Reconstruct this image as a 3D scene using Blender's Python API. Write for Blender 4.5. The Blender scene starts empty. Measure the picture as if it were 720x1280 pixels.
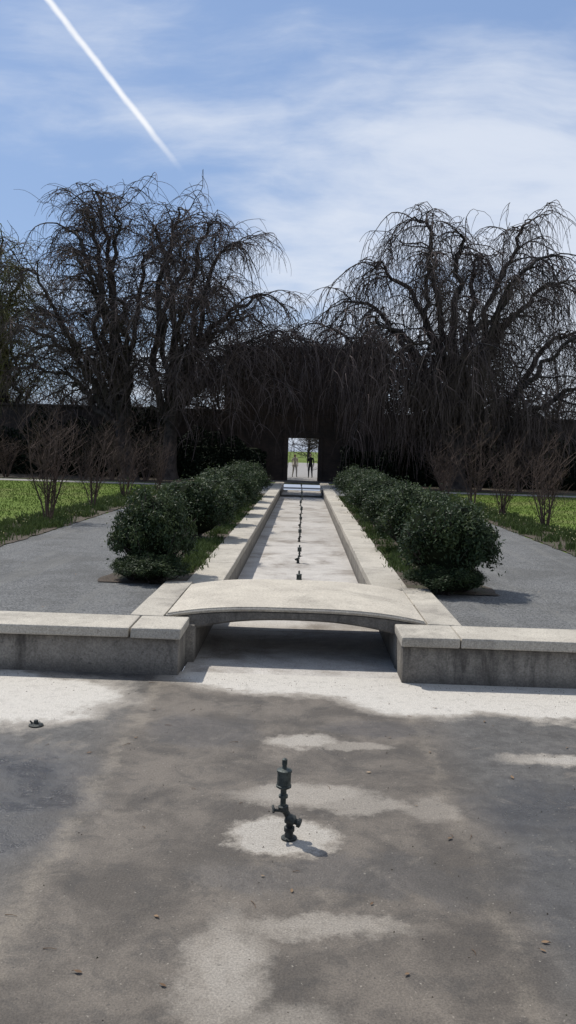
import bpy, bmesh, math, random
import numpy as np
from mathutils import Vector, Matrix, Euler

rng = np.random.default_rng(7)
random.seed(7)
scene = bpy.context.scene
COL = scene.collection

# ------------------------------------------------------------------ node helpers
class NT:
    def __init__(self, tree):
        self.t = tree; self.n = tree.nodes; self.l = tree.links
    def new(self, typ, **kw):
        nd = self.n.new(typ)
        for k, v in kw.items(): setattr(nd, k, v)
        return nd
    def put(self, sock, v):
        if v is None: return
        if isinstance(v, bpy.types.NodeSocket): self.l.new(v, sock)
        else:
            if sock.type == 'RGBA' and len(v) == 3: v = (*v, 1)
            sock.default_value = v
    def m(self, op, a, b=None, c=None, clamp=False):
        nd = self.new('ShaderNodeMath', operation=op); nd.use_clamp = clamp
        self.put(nd.inputs[0], a)
        if b is not None: self.put(nd.inputs[1], b)
        if c is not None: self.put(nd.inputs[2], c)
        return nd.outputs[0]
    def vm(self, op, a, b=None, out=0):
        nd = self.new('ShaderNodeVectorMath', operation=op)
        self.put(nd.inputs[0], a)
        if b is not None:
            if op == 'SCALE': self.put(nd.inputs['Scale'], b)
            else: self.put(nd.inputs[1], b)
        return nd.outputs['Value'] if out == 'v' else nd.outputs[0]
    def noise(self, vec, scale, detail=4, rough=.55, dist=0, color=False):
        nd = self.new('ShaderNodeTexNoise')
        self.put(nd.inputs['Vector'], vec)
        nd.inputs['Scale'].default_value = scale; nd.inputs['Detail'].default_value = detail
        nd.inputs['Roughness'].default_value = rough; nd.inputs['Distortion'].default_value = dist
        return nd.outputs['Color'] if color else nd.outputs[0]
    def mr(self, v, a, b, c=0., d=1., smooth=True):
        nd = self.new('ShaderNodeMapRange')
        if smooth: nd.interpolation_type = 'SMOOTHSTEP'
        self.put(nd.inputs[0], v)
        nd.inputs[1].default_value = a; nd.inputs[2].default_value = b
        nd.inputs[3].default_value = c; nd.inputs[4].default_value = d
        return nd.outputs[0]
    def mix(self, f, a, b, mode='MIX'):
        nd = self.new('ShaderNodeMix', data_type='RGBA', blend_type=mode)
        self.put(nd.inputs[0], f); self.put(nd.inputs[6], a); self.put(nd.inputs[7], b)
        return nd.outputs[2]
    def sep(self, v):
        nd = self.new('ShaderNodeSeparateXYZ'); self.put(nd.inputs[0], v); return nd.outputs
    def comb(self, x, y, z=0.):
        nd = self.new('ShaderNodeCombineXYZ')
        self.put(nd.inputs[0], x); self.put(nd.inputs[1], y); self.put(nd.inputs[2], z)
        return nd.outputs[0]
    def bump(self, h, strength=.5, dist=.01, normal=None):
        nd = self.new('ShaderNodeBump')
        nd.inputs['Strength'].default_value = strength; nd.inputs['Distance'].default_value = dist
        self.put(nd.inputs['Height'], h)
        if normal is not None: self.put(nd.inputs['Normal'], normal)
        return nd.outputs[0]

def material(name):
    m = bpy.data.materials.new(name); m.use_nodes = True
    t = NT(m.node_tree)
    b = m.node_tree.nodes['Principled BSDF']
    b.inputs['Roughness'].default_value = .8
    b.inputs['Specular IOR Level'].default_value = .3
    pos = t.new('ShaderNodeNewGeometry').outputs['Position']
    return m, t, b, pos

def simple_mat(name, c1, c2, scale=3, rough=.8, bump=0., bscale=40, spec=.3, metallic=0):
    m, t, b, pos = material(name)
    n = t.noise(pos, scale, 4, .6)
    t.put(b.inputs['Base Color'], t.mix(t.mr(n, .3, .7), c1, c2))
    b.inputs['Roughness'].default_value = rough
    b.inputs['Specular IOR Level'].default_value = spec
    b.inputs['Metallic'].default_value = metallic
    if bump:
        t.put(b.inputs['Normal'], t.bump(t.noise(pos, bscale, 5, .7), bump, .01))
    return m

def concrete(name, c1, c2, cdark, stain=.5, sscale=1.2, fine=60, vert=False):
    m, t, b, pos = material(name)
    n1 = t.noise(pos, 2.2, 6, .65, .3)
    col = t.mix(t.mr(n1, .3, .7), c1, c2)
    sp = pos
    if vert: sp = t.vm('MULTIPLY', pos, (1., 1., .22))
    n2 = t.noise(sp, sscale * (3 if vert else 1), 8, .7, .5)
    st = t.m('MULTIPLY', t.mr(n2, .45, .72), stain)
    col = t.mix(st, col, cdark)
    if vert:
        Zs = t.sep(pos)[2]
        ft = t.m('MULTIPLY', t.mr(t.m('ADD', Zs, t.m('MULTIPLY', n2, .18)), .08, .26, 1., 0.), .6)
        col = t.mix(ft, col, cdark)
        tp = t.m('MULTIPLY', t.mr(t.m('ADD', Zs, t.m('MULTIPLY', n2, .3)), .40, .55), .45)
        col = t.mix(tp, col, cdark)
    n3 = t.noise(pos, fine, 3, .7)
    col = t.mix(.35, col, t.mix(t.mr(n3, .35, .65), (.25, .25, .25), (.8, .8, .8)), 'OVERLAY')
    n4 = t.noise(pos, 22, 5, .75)
    col = t.mix(t.m('MULTIPLY', t.mr(n4, .54, .68), .55), col, cdark)
    rnd = t.new('ShaderNodeAttribute', attribute_name='rnd').outputs['Fac']
    if not vert:
        col = t.mix(t.m('MULTIPLY', rnd, .3), col, (.2, .18, .15))
    t.put(b.inputs['Base Color'], col)
    b.inputs['Roughness'].default_value = .88
    h = t.m('ADD', t.m('MULTIPLY', n3, .5), n4)
    t.put(b.inputs['Normal'], t.bump(h, .7, .014))
    return m

def leaf_mat(name, dark, mid, light, rough=.45, spec=.4, trans=.22):
    m, t, b, pos = material(name)
    at = t.new('ShaderNodeAttribute', attribute_name='rnd').outputs['Fac']
    col = t.mix(t.mr(at, 0, .6), dark, mid)
    col = t.mix(t.mr(at, .6, 1.), col, light)
    t.put(b.inputs['Base Color'], col)
    b.inputs['Roughness'].default_value = rough
    b.inputs['Specular IOR Level'].default_value = spec
    if trans:
        tr = t.new('ShaderNodeBsdfTranslucent')
        t.put(tr.inputs[0], t.mix(.5, col, light))
        mx = t.new('ShaderNodeMixShader'); mx.inputs[0].default_value = trans
        out = m.node_tree.nodes['Material Output']
        t.l.new(b.outputs[0], mx.inputs[1]); t.l.new(tr.outputs[0], mx.inputs[2]); t.l.new(mx.outputs[0], out.inputs[0])
    return m

# ------------------------------------------------------------------ mesh helpers
class MB:
    def __init__(self):
        self.v = []; self.f = []; self.m = []; self.a = []; self.n = 0; self.sm = []
    def add(self, verts, faces, mat=0, attr=None, smooth=False):
        verts = np.asarray(verts, float)
        self.v.append(verts)
        off = self.n
        if isinstance(faces, np.ndarray): self.f.extend((faces + off).tolist())
        else: self.f.extend([[i + off for i in f] for f in faces])
        k = len(faces)
        self.m.extend([mat] * k); self.sm.extend([smooth] * k)
        self.a.append(np.full(len(verts), .5) if attr is None else np.asarray(attr, float))
        self.n += len(verts)
    def tube(self, pts, r0, r1=None, sides=5, mat=0, caps=False, attr=None):
        pts = np.asarray(pts, float); n = len(pts)
        if r1 is None: r = np.asarray(r0, float) * np.ones(n)
        else: r = np.linspace(r0, r1, n)
        t = np.empty_like(pts); t[1:-1] = pts[2:] - pts[:-2]; t[0] = pts[1] - pts[0]; t[-1] = pts[-1] - pts[-2]
        t /= np.sqrt((t * t).sum(1))[:, None] + 1e-9
        av = pts[-1] - pts[0]
        ref = (0, 0, 1.) if abs(av[2]) < .75 * math.sqrt(av @ av) else (.3, 1., 0)
        s = np.stack([t[:, 1] * ref[2] - t[:, 2] * ref[1], t[:, 2] * ref[0] - t[:, 0] * ref[2], t[:, 0] * ref[1] - t[:, 1] * ref[0]], 1)
        s /= np.sqrt((s * s).sum(1))[:, None] + 1e-9
        u = np.stack([s[:, 1] * t[:, 2] - s[:, 2] * t[:, 1], s[:, 2] * t[:, 0] - s[:, 0] * t[:, 2], s[:, 0] * t[:, 1] - s[:, 1] * t[:, 0]], 1)
        a = np.arange(sides) * 2 * math.pi / sides
        ring = pts[:, None, :] + r[:, None, None] * (np.cos(a)[None, :, None] * s[:, None, :] + np.sin(a)[None, :, None] * u[:, None, :])
        i = np.arange(n - 1)[:, None] * sides; j = np.arange(sides)[None, :]; j2 = (j + 1) % sides
        q = np.stack([i + j, i + j2, i + sides + j2, i + sides + j], -1).reshape(-1, 4)
        self.add(ring.reshape(-1, 3), q, mat, None if attr is None else np.full(n * sides, attr), sides > 3)
        if caps:
            self.add(ring[0], [list(range(sides))[::-1]], mat); self.add(ring[-1], [list(range(sides))], mat)
    def box(self, x0, x1, y0, y1, z0, z1, mat=0, bevel=.012, jit=0.):
        bm = bmesh.new(); bmesh.ops.create_cube(bm, size=1)
        for v in bm.verts:
            v.co = Vector((x0 + (v.co.x + .5) * (x1 - x0) + random.uniform(-jit, jit),
                           y0 + (v.co.y + .5) * (y1 - y0) + random.uniform(-jit, jit),
                           z0 + (v.co.z + .5) * (z1 - z0) + random.uniform(-jit, jit) * .6))
        if bevel: bmesh.ops.bevel(bm, geom=bm.edges[:], offset=bevel, segments=2, affect='EDGES', profile=.6)
        bm.verts.index_update()
        self.add([tuple(v.co) for v in bm.verts], [[v.index for v in f.verts] for f in bm.faces], mat, np.full(len(bm.verts), random.random()))
        bm.free()
    def obj(self, name, mats, parent=None):
        me = bpy.data.meshes.new(name)
        me.from_pydata(np.concatenate(self.v).tolist(), [], self.f)
        at = me.attributes.new('rnd', 'FLOAT', 'POINT'); at.data.foreach_set('value', np.concatenate(self.a))
        for mm in mats: me.materials.append(mm)
        me.polygons.foreach_set('material_index', self.m)
        me.polygons.foreach_set('use_smooth', self.sm)
        me.update()
        o = bpy.data.objects.new(name, me); COL.objects.link(o)
        if parent: o.parent = parent
        return o

def empty(name):
    e = bpy.data.objects.new(name, None); COL.objects.link(e); return e

def inst(src, name, loc, rz=0, sc=(1, 1, 1)):
    o = bpy.data.objects.new(name, src.data); COL.objects.link(o)
    o.location = loc; o.rotation_euler = (0, 0, rz); o.scale = sc
    return o

# ------------------------------------------------------------------ camera
cam_d = bpy.data.cameras.new('camera'); cam = bpy.data.objects.new('camera', cam_d); COL.objects.link(cam)
cam_d.sensor_fit = 'VERTICAL'; cam_d.sensor_height = 24; cam_d.lens = 20.625
cam_d.clip_end = 3000
cam.matrix_world = Matrix.Translation((.03, 0, 2.3)) @ Euler((math.radians(86), 0, math.radians(.89))).to_matrix().to_4x4() @ Matrix.Rotation(.03, 4, 'Z')
scene.camera = cam

# ------------------------------------------------------------------ light
sdir = Vector((-.52, .42, 1.0)).normalized()
sd = bpy.data.lights.new('sun', 'SUN'); sd.energy = 4.6; sd.angle = math.radians(.5); sd.color = (1, .96, .89)
so = bpy.data.objects.new('sun', sd); COL.objects.link(so)
so.rotation_euler = (-sdir).to_track_quat('-Z', 'Y').to_euler(); so.location = (-20, 10, 40)

w = bpy.data.worlds.new('World'); scene.world = w; w.use_nodes = True
t = NT(w.node_tree)
bg = w.node_tree.nodes['Background']
sky = t.new('ShaderNodeTexSky', sky_type='NISHITA')
sky.sun_disc = False
sky.sun_elevation = math.asin(sdir.z); sky.sun_rotation = math.atan2(sdir.x, sdir.y)
sky.air_density = 1.0; sky.dust_density = .8; sky.ozone_density = 1.6
d = t.new('ShaderNodeTexCoord').outputs['Generated']
sx = t.sep(d)
den = t.m('ADD', t.m('MAXIMUM', sx[2], 0.), .26)
px = t.m('DIVIDE', sx[0], den); py = t.m('DIVIDE', sx[1], den)
pp = t.comb(px, py, 0.)
wrp = t.vm('SCALE', t.vm('SUBTRACT', t.noise(pp, .9, 4, .55, color=True), (.5, .5, .5)), .5)
pw = t.vm('ADD', pp, wrp)
mp = t.new('ShaderNodeMapping'); t.put(mp.inputs[0], pw)
mp.inputs['Location'].default_value = (3.1, 1.7, 0)
mp.inputs['Rotation'].default_value = (0, 0, math.radians(48)); mp.inputs['Scale'].default_value = (1.0, 1.5, 1)
c1 = t.noise(mp.outputs[0], 1.15, 8, .55, .0)
mp2 = t.new('ShaderNodeMapping'); t.put(mp2.inputs[0], pw)
mp2.inputs['Rotation'].default_value = (0, 0, math.radians(52)); mp2.inputs['Scale'].default_value = (1.0, 3.4, 1)
c2 = t.noise(mp2.outputs[0], 1.9, 8, .62)
cl = t.m('ADD', t.m('MULTIPLY', c1, .78), t.m('MULTIPLY', c2, .22))
hz = t.mr(sx[2], .12, .38, 1., 0.)
side = t.m('MULTIPLY', sx[0], .34)
cm = t.mr(t.m('ADD', t.m('ADD', cl, side), t.m('MULTIPLY', hz, .11)), .45, .68)
cm = t.m('ADD', t.m('MULTIPLY', cm, .74), .08)
dn = t.vm('DOT_PRODUCT', d, (-.7628, .0857, -.6409), out='v')
nz = t.m('MULTIPLY', t.m('SUBTRACT', t.noise(d, 45, 5, .6), .5), .0035)
dist = t.m('ABSOLUTE', t.m('ADD', dn, nz))
wd = t.mr(dist, .0005, .0046, 1., 0.)
tr = t.m('MULTIPLY', wd, t.mr(sx[2], .285, .34))
tr = t.m('MULTIPLY', tr, t.mr(sx[1], .5, .6))
tr = t.m('MULTIPLY', tr, t.mr(t.noise(d, 30, 3), .25, .6, .7, 1.))
blue = t.mix(.5, sky.outputs[0], (2.3, 4.1, 8.0))
col = t.mix(cm, blue, (7.9, 8.4, 9.3))
col = t.mix(tr, col, (9.6, 9.8, 10.2))
t.put(bg.inputs[0], col); bg.inputs[1].default_value = .1

scene.view_settings.view_transform = 'Standard'; scene.view_settings.look = 'None'; scene.view_settings.exposure = 0

# ------------------------------------------------------------------ materials
M_conc = concrete('coping_stone', (.46, .42, .35), (.37, .335, .28), (.14, .128, .11), .65)
M_wallf = concrete('weathered_wall', (.25, .228, .195), (.18, .163, .14), (.05, .045, .04), .85, vert=True)
M_bridge = concrete('bridge_stone', (.47, .425, .35), (.39, .35, .29), (.16, .145, .12), .6, .8)
M_chan = concrete('channel_concrete', (.47, .44, .40), (.37, .345, .315), (.14, .115, .09), .85, .7)

# basin floor
m, t, b, pos = material('basin_floor'); M_basin = m
wr1 = t.vm('SCALE', t.vm('SUBTRACT', t.noise(pos, 1.5, 3, .5, color=True), (.5, .5, .5)), .8)
wr2 = t.vm('SCALE', t.vm('SUBTRACT', t.noise(pos, 5, 7, .72, color=True), (.5, .5, .5)), .55)
P = t.vm('ADD', t.vm('ADD', pos, wr1), wr2)
P2 = t.vm('ADD', t.vm('ADD', pos, t.vm('SCALE', wr1, .3)), t.vm('SCALE', wr2, .75))
def ell(P, cx, cy, rx, ry, s=1., lo=-.15, hi=.4):
    q = t.vm('MULTIPLY', t.vm('SUBTRACT', P, (cx, cy, 0)), (1 / rx, 1 / ry, 0))
    L = t.vm('LENGTH', q, out='v')
    return t.m('MULTIPLY', t.mr(t.m('SUBTRACT', 1., L), lo, hi), s)
def mx(lst):
    r = lst[0]
    for q in lst[1:]: r = t.m('MAXIMUM', r, q)
    return r
dry = mx([ell(P, -3.0, 7.75, 1.55, 1.0, 1, -.1, .2), ell(P, -6.5, 7.7, 4.0, 1.3), ell(P2, .25, 8.8, 1.6, .7, 1, -.1, .2), ell(P2, 1.25, 8.4, .95, .85, 1, -.1, .2),
          ell(P, 3.0, 8.25, 1.9, .85, 1, -.1, .2), ell(P, 7.5, 8.0, 4, 1.2), ell(P2, 2.5, 6.6, .9, .16, .75), ell(P2, .05, 6.85, .3, .17, .7),
          ell(P2, .48, 6.75, .35, .09, .35), ell(P2, .1, 5.75, .5, .22, .55), ell(P2, .42, 5.62, .45, .15, .4), ell(P2, -.02, 5.12, .38, .29, .8, -.05, .25),
          ell(P2, -.27, 3.75, .22, .55, .6, -.1, .8), ell(P2, .22, 4.12, .5, .12, .45, -.1, .7), ell(P2, 0.02, 3.35, .45, .2, .3, -.1, .8), ell(P2, .95, 5.6, .18, .2, .2)])
n1 = t.noise(pos, 1.6, 8, .66, .4); n2 = t.noise(pos, 8, 7, .72); n3 = t.noise(pos, 90, 3, .7)
X = t.sep(pos)
col = t.mix(t.mr(n1, .38, .62), (.066, .055, .044), (.122, .102, .081))
outs = t.mr(t.m('ABSOLUTE', t.m('ADD', X[0], .1)), 1.1, 1.6)
col = t.mix(t.m('MULTIPLY', outs, .8), col, t.mix(t.mr(n2, .35, .65), (.05, .048, .046), (.096, .092, .085)))
wet = mx([ell(P, -2.15, 5.4, .95, 1.3), ell(P, -3.8, 4.6, 1.6, 1.4, .9), ell(P, 2.0, 5.6, .8, .6, .9), ell(P, 1.55, 4.4, .35, .9, .6), ell(P, -.75, 7.1, .5, .5, .5), ell(P, .5, 4.6, 1., .25, .5), ell(P, .7, 7.2, .5, .3, .5)])
col = t.mix(t.m('MULTIPLY', wet, .6), col, (.04, .038, .036))
mot = t.mr(t.noise(t.vm('ADD', pos, (3, 9, 0)), 3.6, 8, .75, .6), .47, .64)
col = t.mix(t.m('MULTIPLY', mot, .55), col, (.04, .035, .03))
blt = t.mr(t.noise(t.vm('ADD', pos, (13, 2, 0)), 2.2, 8, .72, .8), .56, .70)
col = t.mix(t.m('MULTIPLY', blt, .4), col, (.20, .17, .135))
# sediment line along the slab joints
jw = t.m('MULTIPLY', t.m('SUBTRACT', t.noise(pos, 1.5, 7, .7), .5), .42)
jl = t.m('ABSOLUTE', t.m('ADD', t.m('ADD', X[0], 1.3), jw))
jr = t.m('ABSOLUTE', t.m('ADD', t.m('SUBTRACT', X[0], 1.06), t.m('MULTIPLY', jw, .7)))
n2b = t.m('MULTIPLY', t.m('SUBTRACT', n2, .5), .3)
brk = t.mr(t.noise(pos, 3.1, 6, .78), .38, .58, .1, 1.)
rid = t.m('MULTIPLY', t.m('MULTIPLY', t.mr(t.m('ADD', jl, n2b), .0, .13, 1., 0.), .62), brk)
rid2 = t.m('MULTIPLY', t.m('MULTIPLY', t.mr(t.m('ADD', jr, n2b), .0, .09, 1., 0.), .36), brk)
rdd = t.m('MAXIMUM', rid, rid2)
col = t.mix(rdd, col, (.20, .17, .132))
dcol = t.mix(t.mr(n2, .35, .7), (.52, .485, .43), (.36, .335, .295))
dryb = t.m('MULTIPLY', dry, t.mr(n2, .2, .55, .45, 1.))
halo = t.m('MULTIPLY', t.m('MULTIPLY', dry, t.m('SUBTRACT', 1., dry)), 1.6)
col = t.mix(dryb, col, dcol)
col = t.mix(halo, col, (.18, .148, .11))
spk = t.mr(t.noise(pos, 45, 2, .5), .68, .76)
col = t.mix(t.m('MULTIPLY', spk, .5), col, (.30, .27, .22))
spd = t.mr(t.noise(t.vm('ADD', pos, (7, 3, 1)), 38, 3, .6), .63, .71)
col = t.mix(t.m('MULTIPLY', spd, .6), col, (.028, .025, .022))
col = t.mix(.45, col, t.mix(t.mr(n3, .3, .7), (.2, .2, .2), (.8, .8, .8)), 'OVERLAY')
t.put(b.inputs['Base Color'], col)
rg = t.m('SUBTRACT', .8, t.m('MULTIPLY', t.m('MULTIPLY', t.m('ADD', wet, .15), t.m('SUBTRACT', 1., dry)), t.mr(n1, .35, .6, .2, .55)))
t.put(b.inputs['Roughness'], rg); b.inputs['Specular IOR Level'].default_value = .45
h = t.m('ADD', t.m('MULTIPLY', n3, .35), t.m('MULTIPLY', n2, 1.3))
t.put(b.inputs['Normal'], t.bump(h, .65, .014))

# gravel
m, t, b, pos = material('gravel'); M_grav = m
n = t.noise(pos, 55, 4, .8); n1 = t.noise(pos, .9, 7, .65); nst = t.noise(t.vm('MULTIPLY', pos, (1, .12, 1)), 3, 5, .6)
vor = t.new('ShaderNodeTexVoronoi'); t.put(vor.inputs['Vector'], pos); vor.inputs['Scale'].default_value = 60
col = t.mix(t.mr(n, .3, .7), (.07, .071, .070), (.17, .17, .165))
col = t.mix(.55, col, t.mix(t.mr(vor.outputs['Color'], .1, .9), (.045, .045, .046), (.26, .258, .25)))
col = t.mix(t.m('MULTIPLY', t.mr(n1, .42, .62), .5), col, (.078, .076, .070))
col = t.mix(t.m('MULTIPLY', t.mr(nst, .52, .66), .35), col, (.18, .175, .16))
t.put(b.inputs['Base Color'], col); b.inputs['Roughness'].default_value = .9
t.put(b.inputs['Normal'], t.bump(t.m('ADD', vor.outputs['Distance'], n), .9, .014))

m, t, b, pos = material('pale_gravel'); M_pale = m
n = t.noise(pos, 30, 4, .8)
t.put(b.inputs['Base Color'], t.mix(t.mr(n, .3, .7), (.17, .16, .145), (.3, .28, .26)))

m, t, b, pos = material('lawn_grass'); M_grass = m
n = t.noise(pos, 3.0, 6, .65); nf = t.noise(t.vm('MULTIPLY', pos, (1, .35, 1)), 30, 4, .8); nl = t.noise(pos, .35, 5, .6)
col = t.mix(t.mr(n, .3, .7), (.085, .128, .020), (.135, .185, .036))
col = t.mix(t.m('MULTIPLY', t.mr(nf, .35, .7), .5), col, (.045, .075, .015))
col = t.mix(t.m('MULTIPLY', t.mr(nl, .45, .65), .45), col, (.16, .155, .06))
t.put(b.inputs['Base Color'], col); b.inputs['Roughness'].default_value = .9
b.inputs['Specular IOR Level'].default_value = .1
t.put(b.inputs['Normal'], t.bump(nf, .8, .04))

m, t, b, pos = material('mulch'); M_mulch = m
n = t.noise(pos, 35, 5, .8); nb = t.noise(pos, 3, 4, .6)
col = t.mix(t.mr(n, .3, .7), (.035, .026, .018), (.12, .09, .065))
col = t.mix(t.m('MULTIPLY', t.mr(nb, .5, .65), .5), col, (.05, .065, .022))
t.put(b.inputs['Base Color'], col)
t.put(b.inputs['Normal'], t.bump(n, 1., .03))

M_bark = simple_mat('beech_bark', (.032, .027, .026), (.07, .06, .056), 4, .9, spec=.15)
M_twig = simple_mat('beech_twigs', (.058, .045, .043), (.11, .085, .08), 1, .9, spec=.1)
M_red = simple_mat('red_brown_twigs', (.062, .044, .037), (.105, .075, .06), 1.5, .85, spec=.1)
M_olive = simple_mat('budding_twigs', (.10, .095, .038), (.18, .17, .07), .8, .9, spec=.1)
M_far = simple_mat('far_twigs', (.055, .045, .043), (.095, .077, .07), .3, .9, spec=.1)
M_leaf = leaf_mat('shrub_leaves', (.010, .018, .009), (.026, .045, .018), (.080, .105, .042), .5, .22, .18)
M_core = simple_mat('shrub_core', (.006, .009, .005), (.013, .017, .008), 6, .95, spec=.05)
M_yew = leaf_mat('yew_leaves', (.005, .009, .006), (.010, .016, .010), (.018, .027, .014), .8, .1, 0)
M_low = leaf_mat('low_plants', (.03, .05, .014), (.065, .095, .026), (.11, .145, .05), .6, .15, .15)
M_petal = simple_mat('petals', (.6, .58, .4), (.6, .5, .15), 3, .7)
M_iron = simple_mat('oxidised_iron', (.012, .014, .014), (.05, .055, .05), 30, .55, .5, 80, .4, .4)
M_iron2 = simple_mat('bronze_patina', (.03, .038, .035), (.085, .095, .085), 40, .5, .4, 80, .4, .4)
M_dleaf = leaf_mat('dead_leaves', (.10, .06, .035), (.2, .13, .075), (.3, .22, .14), .7, .2, 0)

m, t, b, pos = material('dark_brick'); M_brick = m
br = t.new('ShaderNodeTexBrick')
sp = t.sep(pos)
t.put(br.inputs['Vector'], t.comb(t.m('ADD', sp[0], sp[1]), sp[2], 0.))
br.inputs['Scale'].default_value = 1.; br.inputs['Brick Width'].default_value = .24; br.inputs['Row Height'].default_value = .08
br.inputs['Mortar Size'].default_value = .008
br.inputs['Color1'].default_value = (.075, .047, .037, 1); br.inputs['Color2'].default_value = (.052, .034, .028, 1); br.inputs['Mortar'].default_value = (.07, .06, .052, 1)
n = t.noise(pos, .8, 6, .7)
t.put(b.inputs['Base Color'], t.mix(t.m('MULTIPLY', t.mr(n, .35, .65), .85), br.outputs[0], (.024, .02, .019)))

# ------------------------------------------------------------------ ground
GZ = .40
def sheet(name, rects, z, mat, sub=None):
    mb = MB()
    for (x0, x1, y0, y1) in rects:
        mb.add([(x0, y0, z), (x1, y0, z), (x1, y1, z), (x0, y1, z)], [[0, 1, 2, 3]])
    return mb.obj(name, [mat])
xs = [-1500, -14.3, -1.4, 1.4, 14.3, 1500]; ys = [-1500, -6, 9.2, 51.3, 1800]
mb = MB()
vv = [(x, y, GZ) for y in ys for x in xs]
ff = []
for j in range(4):
    for i in range(5):
        if j == 1 and 1 <= i <= 3: continue
        if j == 2 and i == 2: continue
        a = j * 6 + i; ff.append([a, a + 1, a + 7, a + 6])
mb.add(vv, ff); mb.obj('ground', [M_grass])

mb = MB(); mb.add([(-14.4, -6.1, 0), (14.4, -6.1, 0), (14.4, 8.9, 0), (-14.4, 8.9, 0)], [[0, 1, 2, 3]]); mb.obj('basin_floor', [M_basin])
mb = MB()
yy = 8.9
while yy < 51.4:
    y2 = min(yy + 4.35 / 2, 51.5)
    mb.box(-1.15, 1.15, yy + .006, y2 - .006, -.12, .0 if yy > 9 else -.001, 0, .008, .0)
    yy = y2
mb.obj('channel_floor', [M_chan])

def wobble_strip(name, x0, x1, y0, y1, z, mat, amp=.05, n=120):
    mb = MB(); vs = []
    for i in range(n + 1):
        y = y0 + (y1 - y0) * i / n
        vs.append((x0 + random.uniform(-amp, amp), y, z)); vs.append((x1 + random.uniform(-amp, amp), y, z))
    mb.add(vs, [[2 * i, 2 * i + 1, 2 * i + 3, 2 * i + 2] for i in range(n)])
    return mb.obj(name, [mat])
wobble_strip('gravel_path', -5.4, -1.45, 9.25, 50.5, GZ + .006, M_grav, .03)
wobble_strip('gravel_path.001', 1.45, 5.4, 9.25, 50.5, GZ + .006, M_grav, .03)
sheet('cross_path', [(-60, 60, 43.5, 45.4)], GZ + .012, M_pale)
sheet('gate_path', [(-2.2, 2.2, 51.6, 140)], GZ + .018, M_pale)
wobble_strip('planting_bed', -2.75, -1.5, 12.0, 38, GZ + .02, M_mulch, .07)
wobble_strip('planting_bed.001', 1.5, 2.75, 11.9, 38, GZ + .02, M_mulch, .07)
wobble_strip('planting_bed.002', -6.9, -5.4, 12.0, 43, GZ + .02, M_mulch, .05)
wobble_strip('planting_bed.003', 5.4, 6.9, 12.0, 43, GZ + .02, M_mulch, .05)
sheet('shade_ground', [(-60, -2.3, 46.2, 54.5), (2.3, 60, 46.2, 54.5)], GZ + .016, M_mulch)

# ------------------------------------------------------------------ basin walls
def basin_wall(name, s, xin):
    mb = MB()
    def bx(a, c, *r, **k):
        x0, x1 = (s * a, s * c); mb.box(min(x0, x1), max(x0, x1), *r, **k)
    bx(xin + .03, 14.2, 8.74, 9.3, -.05, .375, mat=1, bevel=.015)
    cuts = [xin, 1.66] + [1.66 + 1.95 * k for k in range(1, 7)] + [14.3]
    for a, c in zip(cuts[:-1], cuts[1:]):
        bx(a + .005, c - .005, 8.68, 9.36, .377, .482, mat=0, bevel=.018, jit=.007)
    return mb.obj(name, [M_conc, M_wallf])
basin_wall('basin_wall', -1, 1.14)
basin_wall('basin_wall.001', 1, 1.06)
mb = MB()
for (x0, x1, y0, y1) in [(-14.3, -13.8, -6, 8.67), (13.8, 14.3, -6, 8.67)]:
    mb.box(x0, x1, y0, y1, -.05, .48, 0, .015)
mb.box(-14.3, 14.3, -6.6, -6.01, -.05, .48, 0, .015)
mb.obj('basin_wall.002', [M_conc])

def coping(name, s):
    mb = MB(); y = 11.92
    while y < 51.4:
        y2 = min(y + 2.3, 51.5)
        a, c = sorted((s * 1.04, s * 1.53))
        mb.box(a, c, y + .006, y2 - .006, .33, .452, 0, .014, .006)
        a, c = sorted((s * 1.065, s * 1.5))
        mb.box(a, c, y, y2, -.06, .328, 1, .0)
        y = y2
    a, c = sorted((s * 1.425, s * 1.79))
    mb.box(a, c, 9.37, 10.6, -.05, .484, 0, .012, .004)
    mb.box(a, c, 10.61, 11.91, -.05, .480, 0, .012, .004)
    return mb.obj(name, [M_conc, M_wallf])
coping('channel_coping', -1); coping('channel_coping.001', 1)

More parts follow.
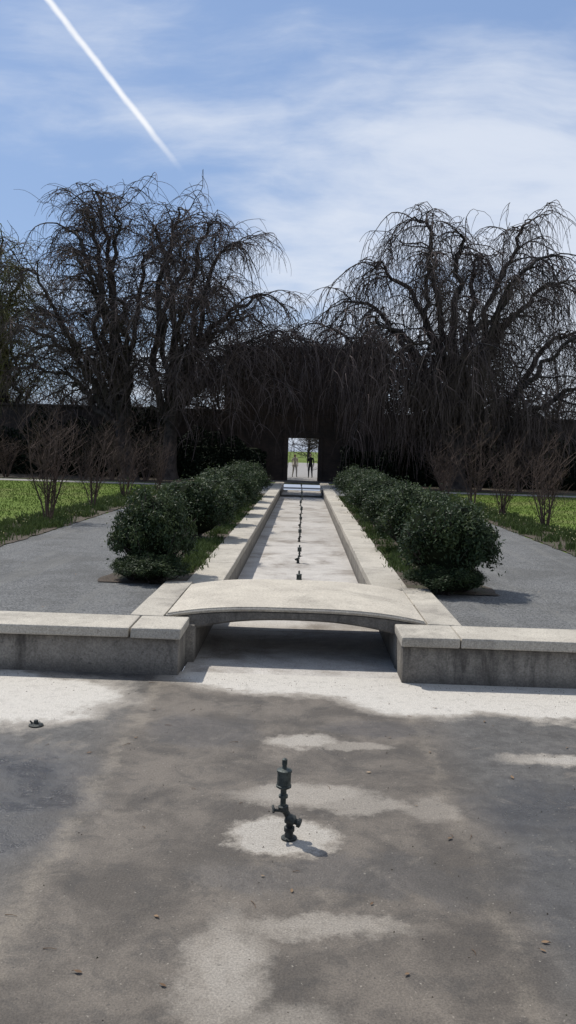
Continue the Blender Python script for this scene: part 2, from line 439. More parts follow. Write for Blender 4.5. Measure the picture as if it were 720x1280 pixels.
def bridge():
    root = empty('stone_footbridge')
    def arch(name, hw, y0, y1, top, bot, mat, nx=40):
        bm = bmesh.new(); rows = []
        for y in np.linspace(y0, y1, 7):
            a = []; bb = []
            for x in np.linspace(-hw, hw, nx + 1):
                a.append(bm.verts.new((x, y, top(x)))); bb.append(bm.verts.new((x, y, bot(x))))
            rows.append((a, bb))
        for (a, bb), (a2, b2) in zip(rows[:-1], rows[1:]):
            for i in range(nx):
                bm.faces.new((a[i], a[i + 1], a2[i + 1], a2[i])); bm.faces.new((bb[i + 1], bb[i], b2[i], b2[i + 1]))
            bm.faces.new((a[0], a2[0], b2[0], bb[0])); bm.faces.new((a2[nx], a[nx], bb[nx], b2[nx]))
        for k in (0, -1):
            a, bb = rows[k]
            for i in range(nx): bm.faces.new((a[i], bb[i], bb[i + 1], a[i + 1]) if k == 0 else (a[i + 1], bb[i + 1], bb[i], a[i]))
        bmesh.ops.recalc_face_normals(bm, faces=bm.faces[:])
        sharp = [e for e in bm.edges if len(e.link_faces) == 2 and e.calc_face_angle() > .7]
        bmesh.ops.bevel(bm, geom=sharp, offset=.018, segments=3, affect='EDGES')
        me = bpy.data.meshes.new(name); bm.to_mesh(me); bm.free(); me.materials.append(mat)
        o = bpy.data.objects.new(name, me); COL.objects.link(o); o.parent = root
        return o
    def tz(x): return .50 + .105 * max(0, 1 - abs(x / 1.41) ** 3)
    arch('deck', 1.41, 9.40, 11.50, tz, lambda x: tz(x) - .05, M_bridge)
    arch('arch_rib', 1.40, 9.425, 11.42, lambda x: tz(x) - .045, lambda x: min(tz(x) - .12, .335 + .125 * max(0, 1 - abs(x / 1.12) ** 2.4)), M_wallf)
    mb = MB()
    mb.box(-1.42, -1.08, 9.31, 11.90, -.05, .40, 0, .01); mb.box(1.08, 1.42, 9.31, 11.90, -.05, .40, 0, .01)
    mb.obj('abutments', [M_wallf], root)
bridge()

# ------------------------------------------------------------------ fountains
def lathe(mb, prof, c=(0, 0, 0), ax=(0, 0, 1), sides=16, mat=0):
    ax = Vector(ax).normalized(); q = ax.to_track_quat('Z', 'Y')
    vs = []
    for r, z in prof:
        for k in range(sides):
            a = 2 * math.pi * k / sides
            vs.append(tuple(q @ Vector((r * math.cos(a), r * math.sin(a), z)) + Vector(c)))
    n = len(prof)
    f = [[i * sides + k, i * sides + (k + 1) % sides, (i + 1) * sides + (k + 1) % sides, (i + 1) * sides + k] for i in range(n - 1) for k in range(sides)]
    f.append(list(range(sides))[::-1]); f.append([(n - 1) * sides + k for k in range(sides)])
    mb.add(vs, f, mat)
mb = MB()
lathe(mb, [(.045, 0), (.045, .01), (.026, .014), (.022, .045), (.03, .047), (.03, .07), (.022, .074)], (.014, 0, 0))
mb.tube([(.014, 0, .06), (.016, 0, .11)], .02, .02, 12, 0, True)
lathe(mb, [(.022, -.028), (.03, -.022), (.03, .022), (.022, .028)], (.018, 0, .115), (.9, 0, -.35))
lathe(mb, [(.017, 0), (.017, .02), (.026, .022), (.026, .04), (.015, .044)], (.038, -.004, .108), (1, -.2, -.3))
mb.tube([(.012, 0, .12), (-.004, 0, .15), (-.022, 0, .175)], .019, .018, 12, 0, True)
lathe(mb, [(.022, -.018), (.029, -.013), (.029, .013), (.022, .018)], (-.022, 0, .178), (-.1, 0, 1))
lathe(mb, [(.009, 0), (.009, .04), (.015, .042), (.015, .052)], (-.03, -.004, .165), (-1, -.2, .12))
mb.tube([(-.076, -.03, .165), (-.082, .03, .178)], .007, .007, 8, 0, True)
lathe(mb, [(.016, 0), (.016, .05), (.026, .052), (.026, .066), (.017, .07), (.017, .10), (.028, .104), (.040, .112), (.043, .114), (.043, .124), (.039, .126), (.039, .200), (.043, .202), (.043, .212), (.032, .217), (.014, .221), (.012, .240), (.015, .242), (.015, .272), (.006, .28)], (-.025, 0, .19), (.01, 0, 1), 22, 1)
o = mb.obj('fountain_nozzle', [M_iron, M_iron2]); o.location = (0, 5.08, 0); o.scale = (1.06, 1.06, 1.04)
for k in range(10):
    y = 13.75 + 4.2 * k
    q = inst(o, 'fountain_nozzle.%03d' % (k + 1), (random.uniform(-.01, .01), y, 0), random.uniform(0, 6), (1.05, 1.05, .8 if k else .9))
mb = MB()
lathe(mb, [(.06, 0), (.06, .01), (.045, .018), (.02, .02), (.018, .045), (.012, .05)], sides=14)
mb.tube([(-.03, 0, .02), (-.05, 0, .04)], .008, .006, 6, 0, True)
q = mb.obj('drain_cap', [M_iron]); q.location = (-2.08, 7.0, 0)

# ------------------------------------------------------------------ leaf things
def leaf_quads(mb, P, N, size, mat, attr, aspect=.5):
    n = len(P)
    r = rng.normal(size=(n, 3)); u = np.cross(N, r); u /= np.linalg.norm(u, axis=1)[:, None] + 1e-9
    v = np.cross(N, u); v /= np.linalg.norm(v, axis=1)[:, None] + 1e-9
    s = size[:, None]
    V = np.stack([P - u * s, P + v * s * aspect + N * s * .15, P + u * s, P - v * s * aspect + N * s * .15], 1).reshape(-1, 3)
    F = np.arange(n * 4).reshape(-1, 4)
    mb.add(V, F, mat, np.repeat(attr, 4))

def bush_mesh(name, leaves, seed, nl=90):
    g = np.random.default_rng(seed)
    mb = MB()
    L = g.normal(size=(nl, 3)); L /= np.linalg.norm(L, axis=1)[:, None]
    L[:, 2] = np.abs(L[:, 2]) * 1.05 - .25
    C = L * (g.uniform(.55, 1.0, nl))[:, None]; C[:, 2] = C[:, 2] * .55 + .5
    C[:, :2] *= .58
    idx = g.integers(0, nl, leaves)
    off = g.normal(size=(leaves, 3)); off /= np.linalg.norm(off, axis=1)[:, None]
    rl = g.uniform(.08, .18, nl)
    rad = g.uniform(.45, 1., leaves) * rl[idx]
    spr = g.uniform(size=leaves) < .14
    rad = np.where(spr, rad * 1.7, rad)
    Pp = C[idx] + off * rad[:, None] * (1, 1, 1.15)
    Pp[:, 2] = np.maximum(Pp[:, 2], .01)
    N = off * .6 + g.normal(size=(leaves, 3)) * .7 + np.array([0, 0, .3]); N /= np.linalg.norm(N, axis=1)[:, None]
    lump = g.uniform(0, .5, nl)
    up = np.clip((Pp[:, 2] - .3) * .25, 0, .2)
    leaf_quads(mb, Pp, N, g.uniform(.015, .031, leaves), 0, np.clip(lump[idx] + up + g.uniform(0, .5, leaves), 0, 1), .42)
    for k in range(60):
        c = C[g.integers(0, nl)]
        p0 = np.array([g.normal() * .06, g.normal() * .06, 0])
        mid = (p0 + c) / 2 + g.normal(size=3) * .05
        mb.tube([p0, mid, c, c + (c - mid) * .35], .014, .003, 4, 2)
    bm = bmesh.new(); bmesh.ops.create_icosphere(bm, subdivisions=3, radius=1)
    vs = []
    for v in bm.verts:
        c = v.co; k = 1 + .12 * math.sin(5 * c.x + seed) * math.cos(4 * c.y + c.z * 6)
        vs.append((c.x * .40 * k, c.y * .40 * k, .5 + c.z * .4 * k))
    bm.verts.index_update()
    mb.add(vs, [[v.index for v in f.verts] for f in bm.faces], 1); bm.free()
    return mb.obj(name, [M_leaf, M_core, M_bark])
B = [bush_mesh('evergreen_shrub', 20000, 3), bush_mesh('evergreen_shrub.001', 20000, 11), bush_mesh('evergreen_shrub.002', 18000, 23)]
spots = [(-2.12, 12.65, 1.02, 1.27), (2.06, 12.35, 1.26, 1.34), (-2.2, 18.0, 1.4, 1.32),
         (2.2, 16.6, 1.3, 1.3), (-2.2, 21.6, 1.4, 1.25), (2.2, 19.9, 1.35, 1.22), (-2.2, 24.8, 1.5, 1.38), (2.2, 23.5, 1.4, 1.32), (-2.2, 28, 1.4, 1.25), (2.2, 27, 1.45, 1.25),
         (-2.2, 31.3, 1.5, 1.4), (2.2, 30.5, 1.5, 1.35), (-2.2, 35, 1.5, 1.4), (2.2, 34, 1.5, 1.4)]
for i, (x, y, wd, ht) in enumerate(spots):
    if i < 3:
        o = B[i]; o.location = (x, y, GZ + .01); o.scale = (wd, wd, ht); o.rotation_euler = (0, 0, i)
    else:
        inst(B[i % 3], 'evergreen_shrub.%03d' % i, (x, y, GZ + .01), random.uniform(0, 6), (wd, wd, ht))
for i, (x, y, wd, ht) in enumerate([(-2.0, 12.15, .8, .42), (2.0, 11.95, .85, .42), (2.35, 12.2, .5, .35), (-2.3, 12.3, .6, .38)]):
    inst(B[i % 3], 'low_shrub' + ('.%03d' % i if i else ''), (x, y, GZ + .005), i * 1.7, (wd, wd, ht))

def blades(mb, xy, hmin, hmax, width, mat=0, z=GZ + .02):
    n = len(xy); h = rng.uniform(hmin, hmax, n); a = rng.uniform(0, 6.28, n); l = rng.normal(size=(n, 2)) * .35 * h[:, None]
    dx = np.cos(a) * width; dy = np.sin(a) * width
    p = np.column_stack([xy, np.full(n, z)])
    A = p + np.column_stack([dx, dy, 0 * h]); Bq = p - np.column_stack([dx, dy, 0 * h])
    m1 = p + np.column_stack([l * .35, h * .6])
    C2 = m1 + np.column_stack([dx, dy, 0 * h]) * .8; D2 = m1 - np.column_stack([dx, dy, 0 * h]) * .8
    T = p + np.column_stack([l, h])
    V = np.stack([A, Bq, D2, T, C2], 1).reshape(-1, 3)
    F = (np.arange(n)[:, None] * 5 + np.arange(5)[None]).tolist()
    mb.add(V, F, mat, np.repeat(rng.uniform(0, 1, n), 5))
def clump_xy(x0, x1, y0, y1, nc, per, sd):
    c = np.column_stack([rng.uniform(x0, x1, nc), rng.uniform(y0, y1, nc)])
    k = np.repeat(np.arange(nc), per)
    return c[k] + rng.normal(size=(nc * per, 2)) * sd
for i, s in enumerate((-1, 1)):
    mb = MB(); a, c = sorted((s * 5.5, s * 6.8))
    blades(mb, clump_xy(a, c, 12.5, 42, 420, 30, .10), .05, .2, .010)
    P0 = clump_xy(a, c, 13, 42, 60, 4, .12); n = len(P0)
    P3 = np.column_stack([P0, rng.uniform(GZ + .12, GZ + .22, n)])
    N = rng.normal(size=(n, 3)); N /= np.linalg.norm(N, axis=1)[:, None]
    leaf_quads(mb, P3, N, np.full(n, .013), 1, rng.uniform(0, 1, n), .8)
    mb.obj('border_plants' + ('.001' if i else ''), [M_low, M_petal])
for i, s in enumerate((-1, 1)):
    mb = MB(); a, c = sorted((s * 1.58, s * 2.0))
    blades(mb, clump_xy(a, c, 13.0, 36, 130, 36, .08), .04, .15, .009)
    mb.obj('ground_cover' + ('.001' if i else ''), [M_low])
mb = MB()
for s in (-1, 1):
    a, c = sorted((s * 6.9, s * 16))
    xy = np.column_stack([rng.uniform(a, c, 18000), rng.uniform(17, 43, 18000)])
    blades(mb, xy, .025, .06, .012, z=GZ)
mb.obj('lawn', [M_grass])

# fallen leaves & grit on the basin floor
mb = MB()
pts = [(.57, 6.2), (.98, 5.15), (-.62, 4.15), (.45, 4.35), (.04, 4.45), (.56, 3.75), (1.25, 4.05), (1.22, 3.98), (-.12, 4.6), (1.9, 5.2), (-1.85, 5.3), (-1.5, 6.4), (.8, 7.0), (2.2, 6.9), (2.35, 6.6), (-.5, 3.6), (1.6, 6.2)]
pts += [(rng.uniform(-5, 5), rng.uniform(2.5, 8.6)) for _ in range(26)]
for (x, y) in pts:
    s = rng.uniform(.010, .023); a = rng.uniform(0, 6.28); vs = []
    for k, (lx, ly, lz) in enumerate([(-1, 0, .1), (-.5, .45, .35), (.2, .5, .4), (1, 0, .5), (.2, -.5, .3), (-.5, -.45, .25), (1.5, .05, .2)]):
        vs.append((x + s * (lx * math.cos(a) - ly * math.sin(a)), y + s * (lx * math.sin(a) + ly * math.cos(a)), .004 + lz * s))
    mb.add(vs, [[0, 1, 2, 3], [0, 3, 4, 5], [3, 6, 4]], 0, np.full(7, rng.uniform(0, 1)))
for k in range(40):
    x, y = rng.uniform(-3, 3), rng.uniform(2.8, 8.5); a = rng.uniform(0, 6.28); L = rng.uniform(.02, .08)
    dx, dy = L * math.cos(a), L * math.sin(a)
    mb.tube([(x, y, .004), (x + dx * .5 + .004, y + dy * .5, .008), (x + dx, y + dy, .004)], .0022, .0012, 4, 0, attr=.1)
for k in range(90):
    x = rng.uniform(1.85, 5.2) * (1 if k % 2 else -1); y = rng.uniform(9.6, 22); s = rng.uniform(.01, .022); a = rng.uniform(0, 6.28); vs = []
    for (lx, ly, lz) in [(-1, 0, .1), (-.2, .5, .4), (1, 0, .5), (-.2, -.5, .3)]:
        vs.append((x + s * (lx * math.cos(a) - ly * math.sin(a)), y + s * (lx * math.sin(a) + ly * math.cos(a)), GZ + .012 + lz * s))
    if abs(x) > 2.8 or y < 11.8: mb.add(vs, [[0, 1, 2, 3]], 0, np.full(4, rng.uniform(0, 1)))
mb.obj('fallen_leaves', [M_dleaf])
mb = MB()
for k in range(1100):
    x, y = rng.uniform(-4, 4), rng.uniform(2.6, 8.65)
    if k > 600: y = 8.68 - abs(rng.normal()) * .12; x = rng.uniform(-5, 5)
    s = rng.uniform(.002, .0075)
    V = np.array([(1, 0, 0), (-.5, .8, 0), (-.6, -.8, 0), (.1, 0, .9)]) * s * rng.uniform(.6, 1.3, (4, 3)) + np.array([x, y, 0])
    mb.add(V, [[0, 1, 3], [1, 2, 3], [2, 0, 3]])
mb.obj('grit', [M_mulch])

# ------------------------------------------------------------------ trees
def wander(p, d, L, n, wig, grav, g):
    d = np.array(d, float); st = L / n
    W = g.normal(size=(n, 3)) * wig
    x, y, z = p; dx, dy, dz = d / (math.sqrt(d @ d) + 1e-9); pts = [(x, y, z)]
    for i in range(n):
        dx += W[i, 0]; dy += W[i, 1]; dz += W[i, 2] + grav
        k = 1 / (math.sqrt(dx * dx + dy * dy + dz * dz) + 1e-9); dx *= k; dy *= k; dz *= k
        x += dx * st; y += dy * st; z += dz * st
        if z < GZ + .15: z = GZ + .15 + .02 * i
        pts.append((x, y, z))
    return np.array(pts)
def bez(p0, p1, p2, p3, n):
    s = np.linspace(0, 1, n)[:, None]
    return (1 - s) ** 3 * p0 + 3 * (1 - s) ** 2 * s * p1 + 3 * (1 - s) * s * s * p2 + s ** 3 * p3
def big_tree(name, base, fork, targets, seed, weep, mats, n1=15, n2=10, n3=3, trunk_r=.5, tw=1., hangr=(.5, 1.2), next_=3, nhang=16):
    g = np.random.default_rng(seed); mb = MB()
    base = np.array(base, float); fork = np.array(fork, float)
    tp = bez(base, base + (0, 0, 1.2), fork - (0, 0, 1.2) + g.normal(size=3) * .2, fork, 10)
    rr = np.linspace(trunk_r, trunk_r * .62, 10); rr[0] *= 1.5; rr[1] *= 1.15
    mb.tube(tp, rr, None, 10, 0)
    for T in targets:
        T = np.array(T, float); D = T - fork
        st = tp[g.integers(6, 10)]
        n = 24
        lp = bez(st, st + D * (.25, .25, .42) + g.normal(size=3) * .5, T - D * (.45, .45, -.03) + g.normal(size=3) * .5 - (0, 0, D[2] * .02), T, n)
        wv = np.cumsum(g.normal(size=(n, 3)) * .15, axis=0); wv -= np.linspace(0, 1, n)[:, None] * wv[-1]
        lp = lp + wv
        R = trunk_r * g.uniform(.3, .46)
        mb.tube(lp, R * (1 - np.linspace(0, 1, n)) ** .8 + .035, None, 7, 0)
        if weep > .5:
            for e in range(next_):
                i0 = n - 1 - e * 2
                dd = lp[i0] - lp[i0 - 2] + g.normal(size=3) * (.3, .3, .1)
                ext = wander(lp[i0], dd * (1, 1, .2), g.uniform(2.5, 6.), 11, .11, -.26, g)
                mb.tube(ext, .04, .008, 4, 0)
                for q in range(nhang):
                    b3 = wander(ext[g.integers(1, 11)], g.normal(size=3) * (1, 1, .2), g.uniform(*hangr), 7, .09, -.55, g)
                    mb.tube(b3, .014 * tw, .006 * tw, 3, 1)
        for k in range(n1):
            f = g.uniform(.25, 1.); i = min(int(f * (n - 1)), n - 2)
            p = lp[i]; tan = lp[i + 1] - lp[i]; tan /= np.linalg.norm(tan)
            out = g.normal(size=3); out[2] = abs(out[2]) * .4 + (.3 if weep < .5 else .1)
            out[:2] += (p - base)[:2] * .1
            dd = tan * .8 + out * .75
            L1 = g.uniform(1.6, 3.8) * (1.15 - .4 * f)
            bp = wander(p, dd, L1, 9, .2, -.17 * weep + .02, g)
            mb.tube(bp, .06 * (1.35 - .7 * f), .016, 4, 0)
            for q in range(n2):
                j = g.integers(2, 10); p2 = bp[j]
                o2 = g.normal(size=3); o2[2] = o2[2] * .25 + (.2 if weep < .5 else .0)
                L2 = g.uniform(.7, 1.8) * (1.2 if weep > .5 else 1.)
                b2 = wander(p2, (bp[min(j, 9)] - bp[j - 2]) * .8 + o2 * .7, L2, 6, .15, -.32 * weep, g)
                mb.tube(b2, .021 * tw, .009 * tw, 3, 1)
                for w_ in range(n3):
                    p3 = b2[g.integers(1, 7)]
                    b3 = wander(p3, g.normal(size=3) * (.8, .8, .25), g.uniform(*hangr), 6, .1, -.6 * weep + .04, g)
                    mb.tube(b3, .013 * tw, .0065 * tw, 3, 1)
    return mb.obj(name, mats)

Z = GZ
right_t = [(5.6, 50, 15.3), (8.3, 49, 14.3), (11.9, 50, 15.4), (14.8, 50, 12.2), (3.0, 49.5, 12.8), (1.9, 50, 10.6), (10, 52, 13.8),
           (13.4, 48, 13.2), (16.8, 51, 9.8), (6.6, 46.8, 12.8), (3.2, 47, 9.4), (10.5, 46.5, 11.6), (15.6, 47, 8.8), (12.6, 52.6, 10.8), (5.0, 45.8, 8.2), (9.3, 45.6, 8.0), (2.0, 48.6, 8.6), (3.6, 48, 6.6), (16.2, 48.4, 6.8), (.9, 49.5, 9.2)]
big_tree('weeping_beech_tree', (8.7, 50, Z - .1), (8.6, 50, 3.6), right_t, 5, .95, [M_bark, M_twig], 13, 8, 3, .62, 1.15, (1.0, 3.4), 4, 20)
lt1 = [(-11.9, 50, 16.2), (-14.4, 50, 14.6), (-13.0, 51, 15.4), (-15.6, 49.5, 11.9), (-10.6, 49, 15.2), (-9.8, 52, 13.4), (-16.6, 50, 9.0), (-12.5, 47.4, 12.6), (-14.6, 47.5, 9.6), (-10.2, 47, 10.0), (-11.4, 48.4, 7.8), (-15.6, 51, 6.8)]
big_tree('beech_tree', (-9.9, 50, Z - .1), (-10.5, 50, 4.6), lt1, 21, .53, [M_bark, M_twig], 13, 9, 3, .48, 1.1, (.6, 2.0), 2, 12)
lt2 = [(-7.4, 50, 15.6), (-5.6, 50, 14.8), (-3.7, 50, 13.4), (-2.3, 50, 11.0), (-8.8, 50.5, 14.6), (-6.4, 48, 13.4), (-1.5, 49.5, 8.9), (-4.6, 47, 10.8), (-3.0, 51.5, 9.8), (-7.6, 46.8, 10.2), (-2.6, 47.8, 8.0), (-5.6, 46.2, 7.4), (-2.2, 48.5, 6.4), (-.6, 49.6, 8.6)]
big_tree('beech_tree.001', (-7.7, 50.5, Z - .1), (-7.6, 50.3, 4.4), lt2, 33, .62, [M_bark, M_twig], 13, 9, 3, .5, 1.1, (.7, 2.3), 2, 14)
lt3 = [(-18.6, 54, 14.6), (-17.6, 54, 12.8), (-19.6, 53.5, 15.2), (-17.3, 54, 10.4), (-21, 55, 14), (-18.6, 53, 9.4), (-20.4, 52, 10.6), (-17.8, 56, 7.8), (-22.5, 54, 12.5), (-18.2, 55, 11.6)]
big_tree('willow_tree', (-19.6, 58.2, Z - .1), (-19.5, 57, 3.6), lt3, 41, .62, [M_bark, M_olive], 12, 8, 3, .4, 1.2, (.6, 1.6), 2, 12)

# bare woodland behind the garden wall and far trees
def variants(seed, nv, nb, nt):
    out = []
    for v in range(nv):
        g = np.random.default_rng(seed + v); mb = MB()
        tp = wander(np.array([0, 0, 0.]), np.array([0, 0, 1.]), 5.5, 7, .08, .05, g); mb.tube(tp, .2, .08, 5, 0)
        for q in range(nb):
            bp = wander(tp[g.integers(1, 8)] + (0, 0, .5), np.array([g.normal() * .9, g.normal() * .9, .8]), g.uniform(2.2, 4.8), 7, .16, .01, g) - (0, 0, .5); mb.tube(bp, .06, .018, 3, 0)
            for r in range(nt):
                b2 = wander(bp[g.integers(1, 8)], g.normal(size=3) + (0, 0, .35), g.uniform(.8, 2.2), 4, .2, -.03, g); mb.tube(b2, .024, .01, 3, 0)
                for e in range(2):
                    mb.tube(wander(b2[g.integers(1, 5)], g.normal(size=3), g.uniform(.5, 1.2), 3, .2, -.06, g), .014, .008, 3, 0)
        out.append((np.concatenate(mb.v), np.array(mb.f)))
    return out
VAR = variants(300, 4, 24, 11)
def grove(name, places, mat):
    mb = MB()
    for i, (x, y, s, hs, a) in enumerate(places):
        V_, F_ = VAR[i % 4]; c, sn = math.cos(a), math.sin(a)
        W = np.stack([(V_[:, 0] * c - V_[:, 1] * sn) * s + x, (V_[:, 0] * sn + V_[:, 1] * c) * s + y, V_[:, 2] * hs + GZ - .1], 1)
        mb.add(W, F_, 0)
    return mb.obj(name, [mat])
g = np.random.default_rng(77)
pl = []
for k in range(34):
    x = (3.6 + 2.2 * (k // 2) + g.uniform(-.8, .8)) * (1 if k % 2 else -1)
    hs = g.uniform(.8, 1.15) * (1.0 if abs(x) < 17 else .84)
    pl.append((x, 60.5 + g.uniform(-1, 4), 1.05, hs, g.uniform(0, 6)))
grove('woodland_trees', pl, M_far)
pl = [(-90 + 180 * (k + g.uniform(-.4, .4)) / 40, g.uniform(105, 170), 1.6, g.uniform(.9, 1.4), g.uniform(0, 6)) for k in range(40)]
grove('distant_trees', pl, M_far)

# upright bare shrubs along the lawn borders
def vase(name, seed, H=3.0, ns=9, wide=.24):
    g = np.random.default_rng(seed); mb = MB()
    for k in range(ns):
        a = g.uniform(0, 6.28); sp = g.uniform(.04, wide)
        st = wander(np.array([math.cos(a) * .06, math.sin(a) * .06, 1.]), np.array([math.cos(a) * sp * 1.5, math.sin(a) * sp * 1.5, 1.]), g.uniform(.6, 1.) * H, 12, .065, .035, g)
        st[:, 2] -= 1.
        mb.tube(st, .022, .005, 5, 0)
        for q in range(12):
            j = g.integers(2, 12); aa = g.uniform(0, 6.28)
            b2 = wander(st[j] + (0, 0, .6), np.array([math.cos(aa) * .9, math.sin(aa) * .9, .7]), g.uniform(.35, .95), 6, .14, .10, g) - (0, 0, .6)
            mb.tube(b2, .008, .004, 3, 1)
            for r in range(3):
                b3 = wander(b2[g.integers(1, 6)] + (0, 0, .6), np.array([g.normal() * .7, g.normal() * .7, .6]), g.uniform(.15, .5), 3, .16, .1, g) - (0, 0, .6)
                mb.tube(b3, .005, .003, 3, 1)
    return mb.obj(name, [M_red, M_red])
V = [vase('bare_ornamental_tree', 51), vase('bare_ornamental_tree.001', 52, 2.7, 8, .3), vase('bare_ornamental_tree.002', 53, 2.9, 7, .2)]
k = 0
posl = [(-6.15, 21.3, 1.06), (6.5, 23.3, 1.0), (-6.2, 26.0, .88), (6.3, 27.6, .86), (-6.3, 31.4, 1.0), (6.4, 32.8, 1.08), (-6.2, 37.8, .9), (6.3, 38.6, 1.0)]
for (x, y, sc) in posl:
    rz = random.uniform(0, 6)
    if k < 3:
        V[k].location = (x, y, GZ); V[k].scale = (sc, sc, sc); V[k].rotation_euler = (0, 0, rz)
    else: inst(V[k % 3], 'bare_ornamental_tree.%03d' % k, (x, y, GZ), rz, (sc, sc, sc))
    k += 1
for j in range(12):
    s = -1 if j % 2 else 1; q = j // 2
    inst(V[(j * 2 + 1) % 3], 'bare_ornamental_tree.%03d' % (k + j), (s * (8.0 + q * 1.9) + random.uniform(-.7, .7), 47.2 + random.uniform(-.6, .5), GZ), random.uniform(0, 6), (1.7, 1.7, 1.2 + random.uniform(-.3, .2)))

# ------------------------------------------------------------------ gatehouse, garden wall, hedges
root = empty('brick_gatehouse')
mb = MB()
mb.box(-5.0, -.96, 55, 57, GZ - .1, 8.5, 0, .03); mb.box(.96, 5.0, 55, 57, GZ - .1, 8.5, 0, .03)
mb.box(-.955, .955, 55.01, 56.99, 3.1, 8.49, 0, .0)
mb.obj('walls', [M_brick], root)
mb = MB()
mb.box(-5.12, 5.12, 54.88, 57.12, 8.52, 8.68, 0, .02)
mb.box(-5.06, 5.06, 54.94, 54.997, 8.1, 8.22, 0, .01)
mb.obj('cornice', [M_brick], root)
mb = MB()
mb.box(-1.22, -.94, 54.9, 54.996, GZ, 3.12, 0, .01); mb.box(.94, 1.22, 54.9, 54.996, GZ, 3.12, 0, .01); mb.box(-1.3, 1.3, 54.88, 54.996, 3.125, 3.45, 0, .01)
mb.box(-1.1, 1.1, 52.2, 54.85, GZ - .1, GZ + .03, 1, .01)
mb.obj('door_surround', [M_brick, M_wallf], root)
g = np.random.default_rng(9); mb = MB()
for k in range(560):
    x = g.uniform(-5, 5); z0 = g.uniform(4.2, 8.7)
    if abs(x) < 1.3: z0 = max(z0, 5.2)
    top = g.uniform() < .65
    p = np.array([x, 54.86 if not top else g.uniform(54.8, 57), z0 if not top else 8.66])
    L = g.uniform(.4, 1.5)
    b2 = wander(p, np.array([g.normal() * .8, -.15, (g.uniform(.2, 1.) if top else g.normal())]), L, 7, .25, -.12 if top else -.2, g)
    b2[:, 1] = np.minimum(b2[:, 1], 54.86) if not top else b2[:, 1]
    mb.tube(b2, .018, .008, 3, 0)
    for r in range(4):
        mb.tube(wander(b2[g.integers(1, 7)], np.array([g.normal(), -abs(g.normal()) * .4, g.normal()]), g.uniform(.2, .6), 3, .25, -.2, g), .010, .006, 3, 0)
mb.obj('climbing_vine', [M_twig])
for i, s in enumerate((-1, 1)):
    mb = MB(); a, c = sorted((s * 5.02, s * 40))
    mb.box(a, c, 55.3, 56.1, GZ - .1, 4.6, 0, .02)
    mb.box(a, c, 55.2, 56.2, 4.605, 4.75, 0, .02)
    mb.obj('garden_wall' + ('.001' if i else ''), [M_brick])
    mb = MB(); n = 24000
    a, c = sorted((s * 2.2, s * 39))
    x = rng.uniform(a, c, n); top = 3.4 + .6 * np.sin(x * 1.1 + i) + .4 * np.sin(x * 2.7) + .5 * np.sin(x * .43 + 2 * i); top = np.where(np.abs(x) < 5, top * .68, top)
    z = GZ + rng.uniform(0, 1, n) ** .7 * top; y = 52.7 + rng.normal(size=n) * .12 - .5 * np.sqrt(np.clip(1 - (z - GZ) / (top + .01), 0, 1)) + .4 * np.sin(x * 2.2)
    N = rng.normal(size=(n, 3)) + (0, -.6, .4); N /= np.linalg.norm(N, axis=1)[:, None]
    leaf_quads(mb, np.column_stack([x, y, z]), N, rng.uniform(.07, .14, n), 0, rng.uniform(0, 1, n), .5)
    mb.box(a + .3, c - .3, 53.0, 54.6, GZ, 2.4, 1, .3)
    mb.obj('yew_hedge' + ('.001' if i else ''), [M_yew, M_core])

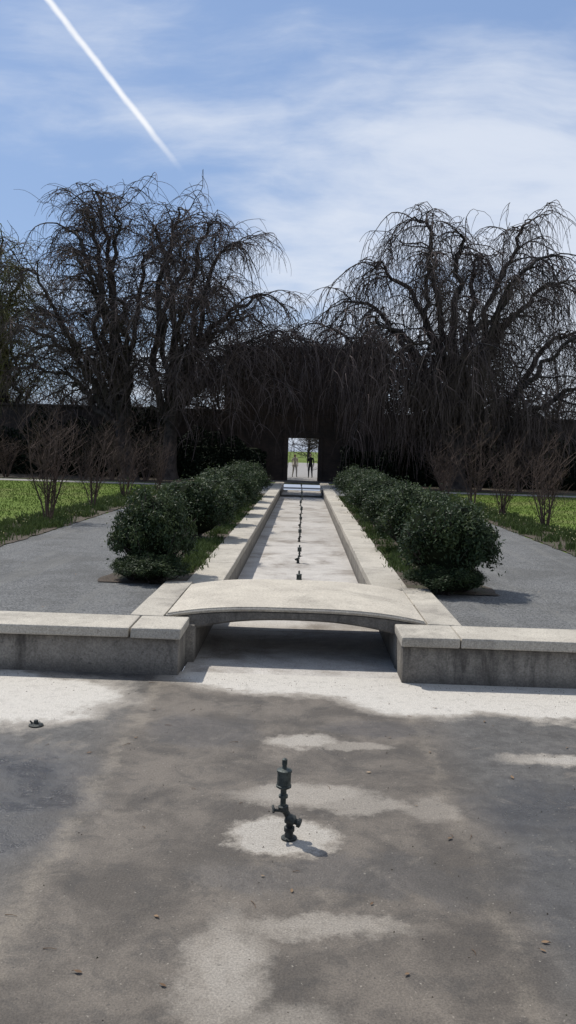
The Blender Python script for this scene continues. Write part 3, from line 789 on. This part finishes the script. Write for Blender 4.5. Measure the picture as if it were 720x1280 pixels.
# ------------------------------------------------------------------ people beyond the gate
def cloth(name, c, r=.85): return simple_mat(name, c, tuple(x * .8 for x in c), 20, r)
M_skin = cloth('skin', (.5, .33, .25), .55)
M_hair = cloth('hair', (.03, .02, .015))
def person(name, loc, rz, top, pants, hair, shoe, stride=.16, H=1.7):
    k = H / 1.76
    V = {'pel': (0, 0, .95, .125, .095), 'wst': (0, 0, 1.1, .125, .09), 'chs': (0, .01, 1.32, .16, .105), 'nek0': (0, .01, 1.46, .075, .06), 'nek': (0, 0, 1.53, .052, .052),
         'hd0': (0, -.01, 1.575, .062, .07), 'hd1': (0, -.012, 1.65, .076, .095), 'hd2': (0, 0, 1.73, .055, .07)}
    E = [('pel', 'wst'), ('wst', 'chs'), ('chs', 'nek0'), ('nek0', 'nek'), ('nek', 'hd0'), ('hd0', 'hd1'), ('hd1', 'hd2')]
    for s, n in ((-1, 'l'), (1, 'r')):
        sw = s * stride
        V.update({n + 'sh': (s * .175, .01, 1.43, .062, .062), n + 'el': (s * .235, .05 + sw * .5, 1.13, .046, .046), n + 'wr': (s * .245, -.06 + sw * .9, .9, .03, .03), n + 'hd': (s * .243, -.085 + sw, .83, .022, .036),
                  n + 'hp': (s * .09, 0, .88, .095, .1), n + 'kn': (s * .1, -.05 - sw * .7, .5, .062, .066), n + 'an': (s * .1, .06 - sw * 1.5, .1, .04, .045), n + 'ft': (s * .105, -.02 - sw * 1.5, .04, .04, .032), n + 'to': (s * .11, -.12 - sw * 1.5, .035, .036, .026)})
        E += [('chs', n + 'sh'), (n + 'sh', n + 'el'), (n + 'el', n + 'wr'), (n + 'wr', n + 'hd'), ('pel', n + 'hp'), (n + 'hp', n + 'kn'), (n + 'kn', n + 'an'), (n + 'an', n + 'ft'), (n + 'ft', n + 'to')]
    keys = list(V); me = bpy.data.meshes.new(name + '_s')
    me.from_pydata([V[q][:3] for q in keys], [(keys.index(a), keys.index(c)) for a, c in E], [])
    o = bpy.data.objects.new(name + '_s', me); COL.objects.link(o)
    o.modifiers.new('s', 'SKIN'); sv = me.skin_vertices[0].data
    for i, q in enumerate(keys): sv[i].radius = V[q][3:5]; sv[i].use_root = (q == 'pel')
    ss = o.modifiers.new('u', 'SUBSURF'); ss.levels = 2; ss.render_levels = 2
    dg = bpy.context.evaluated_depsgraph_get(); ev = o.evaluated_get(dg); m2 = ev.to_mesh()
    mb = MB(); vs = [tuple(v.co) for v in m2.vertices]
    fs = [list(p.vertices) for p in m2.polygons]; cen = [tuple(p.center) for p in m2.polygons]
    mb.add(vs, fs, 0, None, True)
    for i, c in enumerate(cen):
        if c[2] > 1.70 or (c[2] > 1.53 and c[1] > .01): mm = 3
        elif c[2] > 1.5: mm = 0
        elif abs(c[0]) > .2 and c[2] < .93: mm = 0
        elif c[2] > .93: mm = 1
        elif c[2] > .08: mm = 2
        else: mm = 4
        mb.m[i] = mm
    ev.to_mesh_clear(); bpy.data.objects.remove(o)
    for s, n in ((-1, 'l'), (1, 'r')):
        hx, hy, hz = V[n + 'hd'][:3]
        for q in range(4):
            L = (.07, .08, .075, .06)[q]; y = hy - .028 + q * .018
            mb.tube([(hx, y, hz), (hx - s * .004, y, hz - L * .6), (hx - s * .018, y - .005, hz - L)], .009, .006, 6, 0, True)
        mb.tube([(hx, hy - .02, hz + .03), (hx - s * .01, hy - .05, hz - .0), (hx - s * .012, hy - .055, hz - .03)], .010, .007, 6, 0, True)
        mb.tube([(s * .072, .0, 1.62), (s * .08, .01, 1.655)], .014, .014, 6, 0, True)
        mb.tube([(s * .03, -.098, 1.655), (s * .03, -.104, 1.657)], .009, .007, 6, 3, True)
    mb.tube([(0, -.098, 1.655), (0, -.118, 1.625), (0, -.1, 1.615)], .009, .009, 6, 0, True)
    mb.tube([(-.022, -.092, 1.59), (0, -.1, 1.588), (.022, -.092, 1.59)], .005, .005, 5, 0, True)
    ob = mb.obj(name, [M_skin, top, pants, hair, shoe]); ob.location = loc; ob.rotation_euler = (0, 0, rz); ob.scale = (k, k, k)
    return ob
M_tan = cloth('tan_coat', (.78, .7, .58)); M_blk = cloth('black_coat', (.02, .02, .024)); M_jean = cloth('grey_trousers', (.55, .52, .47)); M_dj = cloth('dark_trousers', (.025, .03, .04)); M_sho = cloth('shoes', (.08, .07, .06))
person('walking_person', (-.55, 62.5, GZ + .02), .3, M_tan, M_jean, cloth('fair_hair', (.35, .24, .13)), M_sho, .14, 1.66)
person('walking_person.001', (.55, 62.0, GZ + .02), -.15, M_blk, M_dj, M_hair, M_blk, -.12, 1.72)
